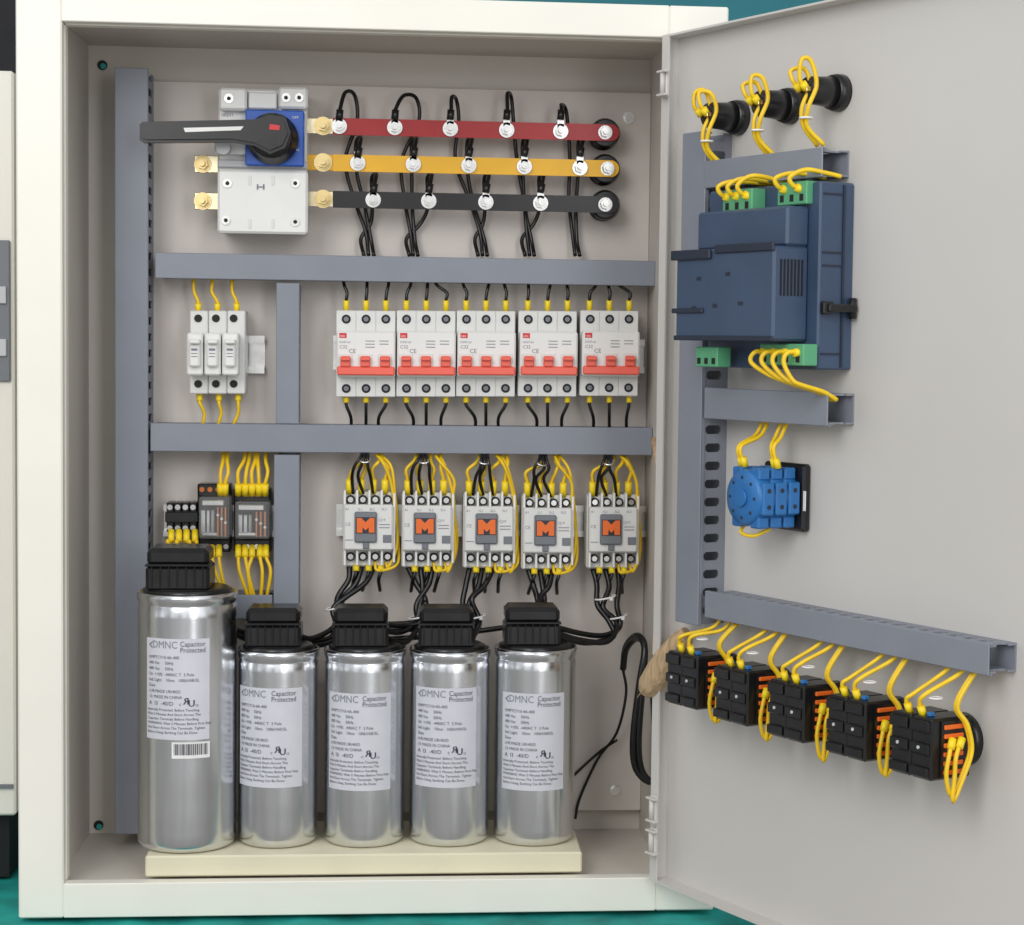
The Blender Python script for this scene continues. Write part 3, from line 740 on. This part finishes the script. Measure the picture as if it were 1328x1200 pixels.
# ------------------------------------------------------------------ thick black cables
def cab3(lbl, paths):
    for j,pp in enumerate(paths):
        wire('capacitor_cable','thick black cable %s, %s of its bundle'%(lbl,ORD[j]),pp,.0027,mWireK,group='thick black capacitor cables',n=8)
yy = q1+.004
cab3('from the leftmost contactor to the second capacitor', [
    [(453,734,yy),(452,752,yy-.004),(438,775,yy-.01),(436,800,yy-.02),(430,826,.115),(400,832,.10),(380,828,.08)],
    [(469,734,yy),(462,756,yy-.006),(444,778,yy-.012),(442,803,yy-.02),(434,830,.11),(402,838,.095),(380,834,.075)],
    [(485,734,yy),(474,756,yy-.008),(448,775,yy-.016),(432,790,yy-.02),(434,812,.12),(405,828,.10),(382,822,.08)]])
cab3('from the second contactor to the third capacitor', [
    [(529,735,yy),(540,758,yy-.004),(552,780,yy-.01),(548,806,yy-.02),(522,812,.12),(495,808,.09)],
    [(545,735,yy),(548,762,yy-.006),(545,785,yy-.014),(538,808,yy-.02),(520,820,.115),(495,818,.09)],
    [(561,735,yy),(556,758,yy-.006),(540,785,yy-.014),(542,812,yy-.02),(524,834,.10),(498,826,.08)]])
cab3('from the middle contactor to the fourth capacitor', [
    [(609,737,yy),(604,760,yy-.006),(600,785,yy-.012),(606,808,yy-.02),(600,822,.10)],
    [(625,737,yy),(620,762,yy-.008),(608,785,yy-.014),(616,812,yy-.02),(605,826,.09)],
    [(640,737,yy),(628,760,yy-.008),(612,778,yy-.016),(622,806,yy-.02),(612,830,.09)]])
cab3('from the fourth contactor to the rightmost capacitor', [
    [(685,738,yy),(692,760,yy-.006),(698,785,yy-.012),(694,812,.10)],
    [(700,738,yy),(704,762,yy-.008),(706,785,yy-.014),(702,812,.10)],
    [(716,738,yy),(712,760,yy-.008),(700,778,yy-.016),(708,812,.10)]])
cab3('looping from the rightmost contactor to the rightmost capacitor', [
    [(769,738,yy),(774,758,yy-.006),(775,785,yy-.014),(790,806,yy-.02),(795,826,.12),(760,834,.105),(715,824,.08)],
    [(785,738,yy),(790,762,yy-.008),(782,788,yy-.016),(800,808,yy-.02),(788,832,.11),(750,830,.10),(715,818,.08)],
    [(801,738,yy),(803,760,yy-.008),(800,785,yy-.016),(804,812,yy-.02),(785,824,.12),(755,822,.105),(715,812,.08)]])
cab3('running from the tallest capacitor behind the shorter ones', [
    [(262,775,.075),(285,800,.095),(318,822,.13),(395,836,.13),(430,828,.13),(470,812,.135),(545,806,.135),(552,780,.13)],
    [(262,785,.075),(288,808,.095),(322,830,.125),(395,842,.125),(440,826,.13),(520,816,.13),(600,822,.13),(612,790,.13)],
    [(262,792,.075),(300,816,.105),(400,830,.13),(520,828,.12),(640,816,.13),(690,806,.13)]])
for k,(a,b) in enumerate(((436,788),(543,800),(617,800),(706,790),(785,775),(800,800))):
    c = C.at(a,b,yy-.014); q = MB(C,c)
    pts = [c+Vector((.0095*math.cos(t_),.0095*math.sin(t_),.002*math.cos(t_))) for t_ in [2*math.pi*i/12 for i in range(13)]]
    q.tube(pts,.0010,n=5,closed=True); q.box(c.x+.003,c.x+.006,c.y-.0115,c.y-.008,c.z-.0015,c.z+.0018)
    tag(q.build('cable_tie', mPaper),'white cable tie on the %s black cable bundle from the left'%ORD[k],'cable tie','white cable ties')
for j,o_ in enumerate((0,7)):
    wire('hanging_cable',('outer' if j else 'inner')+' thick black cable loop hanging at the right inside the cabinet',
     [(808,868,.14),(812,842-o_*.5,.13),(826,828-o_*.5,.11),(836,840,.09),(833-o_*.6,890,.085),(828-o_,960,.085),(832-o_,998,.09),(846-o_*.3,1014,.09),(852,990,.095),(848,920,.10),(846,870,.11)],.0032,mWireK,group='hanging black cable loops',n=8)
wire('hanging_wire','thin black wire sagging from the cable loop to behind the capacitors',[(808,868,.14),(812,900,.15),(800,950,.165),(775,985,.175),(752,1035,.18),(746,1062,.18)],.0014,mWireK)
wire('hanging_wire','thin black wire curving beside the right end of the plinth',[(800,960,.165),(778,975,.175),(745,1005,.178),(732,1020,.178)],.0014,mWireK)
# tan wrapped loom from cabinet to door
pts = [C.at(848,570,.10),C.at(857,630,.05),C.at(857,700,.03),C.at(853,790,.02),C.at(850,850,.01)]
q = MB(C,pts[0]); q.tube(pts,[.0030,.0030,.0028,.0028,.004],n=10)
tag(q.build('wrapped_cable', mTan),'thin tan taped cable running down beside the cabinet hinge','cable')
a_, b2 = C.at(838,897,-.005), C.at(890,818,-.045)
cbx = thing('wrapped_cable_loom','tan frayed cable wrap reaching from the cabinet edge to the door push buttons','cable',C,a_)
q = MB(C,a_); dd = b2-a_
q.tube([a_,a_+dd*.12,a_+dd*.35,a_+dd*.6,a_+dd*.85,b2],[.0075,.0115,.0125,.0115,.0085,.004],n=14)
lb3 = q.build('tape_wrap', mTan, cbx)
q = MB(C,a_)
for i in range(46):
    an = R_(0,6.283); rr = .0118; o1 = Vector((math.cos(an)*rr*.75, math.sin(an)*rr, math.sin(an*2)*rr*.2+math.cos(an)*rr*.6))
    s_ = R_(.0,.5); p0 = a_+dd*s_+o1; p1 = a_+dd*(s_+R_(.3,.5))+o1*.75; q.tube([p0,(p0+p1)/2+o1*.08,p1],.0005,n=4,sub=3)
q.build('frayed_strand', mTan, cbx)['kind'] = 'stuff'
# ------------------------------------------------------------------ door devices
lc = [(960,153,'first'),(1027,138,'second'),(1090,121,'third')]
p = D.at(960,153,0); lb_ = (p.x,0,p.z-.014)
lm = thing('indicator_lamp','x','indicator lamp',D,lb_,'three black indicator lamp bodies on the door')
q = MB(D,lb_); q.lathe((p.x,0,p.z),[(.0145,0),(.0145,-.005),(.0132,-.010)],'y',28); q.build('locking_nut', mBlack, lm)
q = MB(D,lb_); q.lathe((p.x,0,p.z),[(.0122,-.0095),(.0112,-.020),(.0106,-.032),(.0096,-.034),(.004,-.0345)],'y',24); bd = q.build('lamp_body', mBlack, lm)
for s in (-1,1):
    q = MB(D,lb_); q.box(p.x+s*.005-.002,p.x+s*.005+.002,-.039,-.0343,p.z-.002,p.z+.002,.0004); q.build('terminal', mBrass, bd)
for k,(a,b,w_) in enumerate(lc):
    o = lm if k == 0 else copy_tree(lm)
    pk = D.at(a,b,0); o.location = D.world((pk.x,0,pk.z-.014)); o['label'] = 'black indicator lamp body on the door, %s from the hinge side'%w_
    X,Z = pk.x,pk.z
    for j,s in enumerate((-1,1)):
        u = s*.004; e = R_(-.003,.004)
        wire('lamp_wire','yellow wire looping from the %s indicator lamp down to the duct, %s strand'%(w_,('left','right')[j]),None,.0018,mYel,fr=D,group='yellow wires on the indicator lamps',a='sleeve',flen=.006,
          wpts=[(X+u,-.037,Z),(X+u*1.1,-.044,Z+.007),(X+u+e,-.044,Z+.017+.002*j+e),(X+u+.005,-.037,Z+.018+e),(X+.006+u,-.032,Z+.003),(X+.003+u,-.037,Z-.014),(X+u*.5,-.034,Z-.028),(X+.002+u,-.020,Z-.042)])
    c = Vector((X+.003,-.036,Z-.022)); q = MB(D,c); q.tube([c+Vector((.0048*math.cos(t_),.0048*math.sin(t_),0)) for t_ in [2*math.pi*i/10 for i in range(11)]],.0009,n=5,closed=True)
    tag(q.build('cable_tie', mPaper),'white cable tie on the yellow wires of the %s indicator lamp'%w_,'cable tie','white cable ties')
# controller
n1, n2, n3 = -.034, -.068, -.056
X0,X1,Z0,Z1 = D.rect(918,242,1062,478,n1)
cb2 = ((X0+X1)/2,0,Z0)
ctl = thing('power_controller','slate blue electronic controller housing in the middle of the door','controller',D,cb2)
q = MB(D,cb2); q.box(X0,X1,n1,0,Z0,Z1,.0015); q.build('rear_housing', mSlate, ctl)
a0,a1,c0,c1 = D.rect(876,322,1003,442,n2)
q = MB(D,cb2); q.box(a0,a1,n2,n1-.0002,c0,c1,.002); bk = q.build('rear_block', mSlate, ctl)
u0,u1,w0,w1 = D.rect(903,272,1006,320,n3)
q = MB(D,cb2); q.box(a0+.012,a1,n3,n1-.0002,c1+.0002,w1,.002); q.build('upper_block', mSlate, ctl)
for bb in ((a0-.004,a0+.05,n2-.003,n2,c1-.008,c1,.0008),(a0+.055,a1+.001,n2-.002,n2,c1-.004,c1+.003,.0008),(a0-.003,a0+.04,n2-.002,n2,c0+.022,c0+.026,.0006),(a0,a1+.001,n2-.0015,n2,c0,c0+.004,.0005)):
    q = MB(D,cb2); q.box(*bb); q.build('rib', mSlateD, bk)
for k in range(7):
    q = MB(D,cb2); yv = n1-.006-k*.0034; q.box(a1,a1+.0005,yv-.0016,yv,c1-.038,c1-.010); q.build('vent_slot', mDark, bk)
for uu,vv in ((.25,.68),(.55,.72),(.42,.38),(.68,.40),(.2,.36)):
    q = MB(D,cb2); X = a0+(a1-a0)*uu; Z = c0+(c1-c0)*vv; q.box(X-.003,X+.003,n2-.0003,n2+.0005,Z-.0015,Z+.0015); q.build('latch_mark', mSlateD, bk)
for zz in (.08,.55,.62,.93):
    q = MB(D,cb2); Z = Z0+(Z1-Z0)*zz; q.box(X1,X1+.0008,n1+.003,-.013,Z,Z+.0015); q.build('side_rib', mSlateD, ctl)
q = MB(D,cb2); q.box(X1,X1+.0012,-.012,-.010,Z0+.002,Z1-.002); q.build('side_rib', mSlateD, ctl)
Zc = Z0+(Z1-Z0)*.33
q = MB(D,cb2); q.box(X1,X1+.009,-.030,-.002,Zc-.003,Zc+.003,.001); q.box(X1+.002,X1+.007,-.034,-.024,Zc-.005,Zc+.005,.001); q.cyl((X1+.005,-.004,Zc-.008),(X1+.005,-.004,Zc+.008),.003); q.build('mounting_clamp', mBlack, ctl)
conns = [((937,246,975,276),-.048,3),((1008,236,1046,266),-.04,2),((902,450,930,476),-.058,0),((985,446,1042,474),-.05,4)]
for i,(rc,n0,nw) in enumerate(conns):
    e0,e1,g0,g1 = D.rect(*rc,n0)
    q = MB(D,cb2); q.box(e0,e1,n0,n0+.014,g0,g1,.0008); cn_ = q.build('green_connector', mGreen, ctl)
    for j in range(max(3,nw)):
        q = MB(D,cb2); xx = e0+(e1-e0)*(j+.5)/max(3,nw); q.box(xx-.0022,xx+.0022,n0-.0004,n0+.001,g0+(g1-g0)*.15,g0+(g1-g0)*.45); q.build('connector_opening', mDark, cn_)
    up = i < 2
    for j in range(nw):
        xx = e0+(e1-e0)*(j+.5)/nw; zm = g1-.003 if up else g0+.004
        lb = 'yellow wire from the %s green connector of the controller, %s strand'%(['upper left','upper right','','lower right'][i],ORD[j])
        if up: wp = [(xx,n0+.003,zm-.004),(xx-.001,n0-.006,zm),(xx-.001,n0-.008,zm+.006),(xx+.006,n0+.002,zm+.010+.0015*j),(xx+.013,NF+.006,zm+.009),(xx+.016,NF+.016,zm+.007)]
        else:
            f = e1-.002-.0026*(3-j)
            wp = [(xx,n0+.003,zm+.006),(xx-.002,n0-.008,zm+.006),(xx-.003,n0-.011,zm-.002),(xx*.6+f*.4,n0-.006,zm-.012-.001*j),(f,n0+.002,zm-.019),(f+.003,NF-.002,zm-.024),(f+.004,NF+.010,zm-.030)]
        wire('controller_wire',lb,None,.0019,mYel,fr=D,group='yellow wires on the controller',wpts=wp,a='sleeve',flen=.006)
# selector switch
X0,X1,Z0,Z1 = D.rect(986,600,1048,687,-.007); xc,zc = (X0+X1)/2,(Z0+Z1)/2
ssb = (xc,0,Z0)
ss = thing('selector_switch','round blue selector switch body on a black square plate on the door','selector switch',D,ssb)
q = MB(D,ssb); q.box(xc-.0265,xc+.0265,-.008,0,Z0,Z1,.002); fp = q.build('mounting_plate', mBlack, ss)
q = MB(D,ssb); q.box(X1-.0015,X1-.0045,-.0084,-.0079,zc-.010,zc+.006); q.build('marking', mPaper, fp)
RR = .0225
prof = [(RR*.9,-.008),(RR,-.009),(RR,-.020),(RR*.93,-.0205),(RR*.93,-.0215),(RR,-.022),(RR,-.033),(RR*.93,-.0335),(RR*.93,-.0345),(RR,-.035),(RR,-.046),(RR*.92,-.049),(RR*.5,-.0492)]
q = MB(D,ssb); q.lathe((xc,0,zc),prof,'y',40); sbd = q.build('switch_body', mBlueP, ss)
for st_ in (-.0145,-.0275,-.0405):
    for sx_ in (-1,1):
        for sz in (-1,1):
            q = MB(D,ssb); q.box(xc+sx_*.012-.006,xc+sx_*.012+.006,st_-.0055,st_+.0055,zc+sz*.0145,zc+sz*.0240,.0012); q.build('terminal_chamber', mBlueP, sbd)
    q = MB(D,ssb); q.box(xc+.0165,xc+.0242,st_-.0055,st_+.0055,zc-.013,zc+.013,.0012); q.build('terminal_chamber', mBlueP, sbd)
    for dz in (-.0065,.0065):
        q = MB(D,ssb); q.cyl((xc+.0241,st_,zc+dz),(xc+.0245,st_,zc+dz),.0019,n=12); q.build('screw', mSlateD, sbd)
for k in range(8):
    a = k*math.pi/4; q = MB(D,ssb); q.cyl((xc+RR*.72*math.cos(a),-.0485,zc+RR*.72*math.sin(a)),(xc+RR*.72*math.cos(a),-.0496,zc+RR*.72*math.sin(a)),.0013,n=10); q.build('rivet', mSlateD, sbd)
q = MB(D,ssb); q.cyl((xc,-.049,zc),(xc,-.0515,zc),.007,n=20); q.build('end_boss', mBlueP, sbd)
for k,(dx,st_) in enumerate(((-.012,-.0405),(.014,-.0275))):
    zd = D.at(1000,546,NF).z
    for j in range(2):
        wire('selector_wire','yellow wire dropping from the duct to the %s side of the selector switch, %s strand'%(('left','right')[k],ORD[j]),None,.0017,mYel,fr=D,group='yellow wires on the selector switch',b='sleeve',flen=.008,
            wpts=[(xc+dx-.004+j*.006,-.014,zd+.006),(xc+dx-.004+j*.007,-.024,zd-.012),(xc+dx+.003*j,st_-.004,zc+.040),(xc+dx+j*.004,st_,zc+.024)])
wire('selector_wire','yellow wire curving under the blue selector switch',None,.0015,mYel,fr=D,group='yellow wires on the selector switch',wpts=[(xc-.012,-.036,zc-.022),(xc-.010,-.042,zc-.029),(xc+.002,-.038,zc-.031),(xc+.010,-.028,zc-.025)])
# push button units
nn = -.052
pc_ = [(884,882),(948,902),(1019,922),(1097,944),(1181,967)]
X0,X1,Z0,Z1 = D.rect(1154,926,1208,1006,nn); xc,zc = (X0+X1)/2,(Z0+Z1)/2
ub = (xc,0,Z0)
pu = thing('push_button_unit','x','push button',D,ub,'black push button contact blocks on the door')
hw = (X1-X0)/2
q = MB(D,ub); q.lathe((xc,0,zc),[(.0195,0),(.0195,-.004),(.0175,-.007),(.013,-.008),(.0125,-.016)],'y',32); q.build('locking_nut', mBlack, pu)
for s in (-1,1):
    q = MB(D,ub); q.box(xc+(s-1)*hw/2+.0003,xc+(s+1)*hw/2-.0003,nn,-.014,Z0,Z1,.0015)
    blk = q.build('contact_block', mBlack, pu)
    for za,zb3,yo in ((Z1-.010,Z1-.002,.003),(Z0+.002,Z0+.009,.003),(zc-.004,zc+.004,.0025)):
        q = MB(D,ub); q.box(xc+(s-1)*hw/2+.0015,xc+(s+1)*hw/2-.0015,nn-yo,nn-.0001,za,zb3,.0008); q.build('rib', mBlack, blk)
    q = MB(D,ub); q.cyl((xc+s*hw*.5,nn-.0033,zc+.001),(xc+s*hw*.5,nn-.0024,zc+.001),.0013,n=10); q.build('pale_dot', mLGrey, blk)
q = MB(D,ub)
q.box(X1,X1+.0012,nn+.008,-.018,Z0+.002,Z1-.002); ots = q.build('terminal_strip', mBlack, pu)
for j in range(6):
    z = Z0+.004+j*(Z1-Z0-.008)/5.6; q = MB(D,ub); q.box(X1+.0008,X1+.0028,nn+.010,-.024,z,z+.0032,.0005); q.build('orange_slat', mOrange, ots)
for j in range(2):
    q = MB(D,ub); q.box(xc-hw*.5+j*hw-.002,xc-hw*.5+j*hw+.002,nn+.006,nn+.011,Z1,Z1+.003,.0006); q.build('blue_tab', mBlueP, pu)
zd = D.at(1095,839,NF).z
for k,(a,b) in enumerate(pc_):
    o = pu if k == 0 else copy_tree(pu)
    pk = D.at(a,b,nn); o.location = D.world((pk.x,0,pk.z-(zc-Z0)))
    o['label'] = ['first','second','third','fourth','fifth'][k]+' black push button contact block counted from the door hinge'
    X,Z = pk.x,pk.z; hz = (Z1-Z0)/2
    for j in range(4):
        ox = (-.010,.004,hw+.004,hw+.006)[j]; e = R_(-.003,.003); e2 = R_(-.003,.002)
        zd_ = Z+hz+.024 if k == 0 else zd
        if j < 2:
            wp = [(X+ox,nn+.008,Z+hz-.001),(X+ox,nn+.004,Z+hz+.009),(X+ox+.004,nn+.006+e,Z+hz+.014+.002*j),(X+ox+.013,NF+.004,zd_-.004),(X+ox+.017,NF+.012,zd_+.006)]
        else:
            wp = [(X+ox,nn+.016+.007*(j-2),Z+.008),(X+ox+.003,nn+.010+.005*(j-2),Z-.004),(X+ox+.003,nn+.008+.006*(j-2),Z-hz*.8),(X+ox+.002,nn+.014,Z-hz-.005-.002*j+e2),(X+ox+.003,nn+.024+e,Z-hz*.8),(X+ox+.004,nn+.029,Z),(X+ox+.002,nn+.026,Z+hz*.8),(X+ox-.002,nn+.020,Z+hz+.010),(X+ox+.004,NF+.010,zd_+.004)]
        wire('button_wire','yellow wire on the %s push button block from the hinge, %s strand'%(ORD[k],ORD[j]),None,.0017,mYel,fr=D,group='yellow wires on the push buttons',wpts=wp,a='sleeve',flen=.008)
    c = Vector((X+.012,nn+.012,Z+hz+.012)); q = MB(D,c); q.tube([c+Vector((.0045*math.cos(t_),.0045*math.sin(t_),.001)) for t_ in [2*math.pi*i/10 for i in range(11)]],.0008,n=5,closed=True)
    tag(q.build('cable_tie', mPaper),'white cable tie above the %s push button block from the hinge'%ORD[k],'cable tie','white cable ties')
# ------------------------------------------------------------------ lighting: soft lamps plus made-up bright and dark bands that streak the cans
w = bpy.data.worlds.new('World'); SC.world = w; w.use_nodes = True
nt = w.node_tree; bg = nt.nodes['Background']
tc = nt.nodes.new('ShaderNodeTexCoord'); mp = nt.nodes.new('ShaderNodeMapping'); mp.inputs['Scale'].default_value = (1,1,.25)
nt.links.new(tc.outputs['Generated'], mp.inputs['Vector'])
nz = nt.nodes.new('ShaderNodeTexNoise'); nz.inputs['Scale'].default_value = 3.2; nz.inputs['Detail'].default_value = 2
nt.links.new(mp.outputs['Vector'], nz.inputs['Vector'])
rp = nt.nodes.new('ShaderNodeValToRGB'); nt.links.new(nz.outputs['Fac'], rp.inputs['Fac'])
rp.color_ramp.elements[0].position = .40; rp.color_ramp.elements[1].position = .60
rp.color_ramp.elements[0].color = (.30,.31,.33,1); rp.color_ramp.elements[1].color = (1.25,1.26,1.28,1)
nt.links.new(rp.outputs['Color'], bg.inputs['Color']); bg.inputs['Strength'].default_value = .92
def area(loc, tgt, sx, sy, pw, col):
    ld = bpy.data.lights.new('soft_lamp','AREA'); ld.shape = 'RECTANGLE'; ld.size = sx; ld.size_y = sy; ld.energy = pw; ld.color = col
    o = bpy.data.objects.new('soft_lamp', ld); COL.objects.link(o); o.location = loc
    o.rotation_euler = (Vector(tgt)-Vector(loc)).to_track_quat('-Z','Y').to_euler()
area((-.5,-1.9,1.4),(.3,.1,.35),.8,1.3,20,(1,.99,.98))
area((1.1,-2.6,.9),(.3,.1,.35),.4,1.8,13,(.98,.99,1))
SC.view_settings.view_transform = 'Standard'; SC.view_settings.look = 'None'; SC.view_settings.exposure = 0
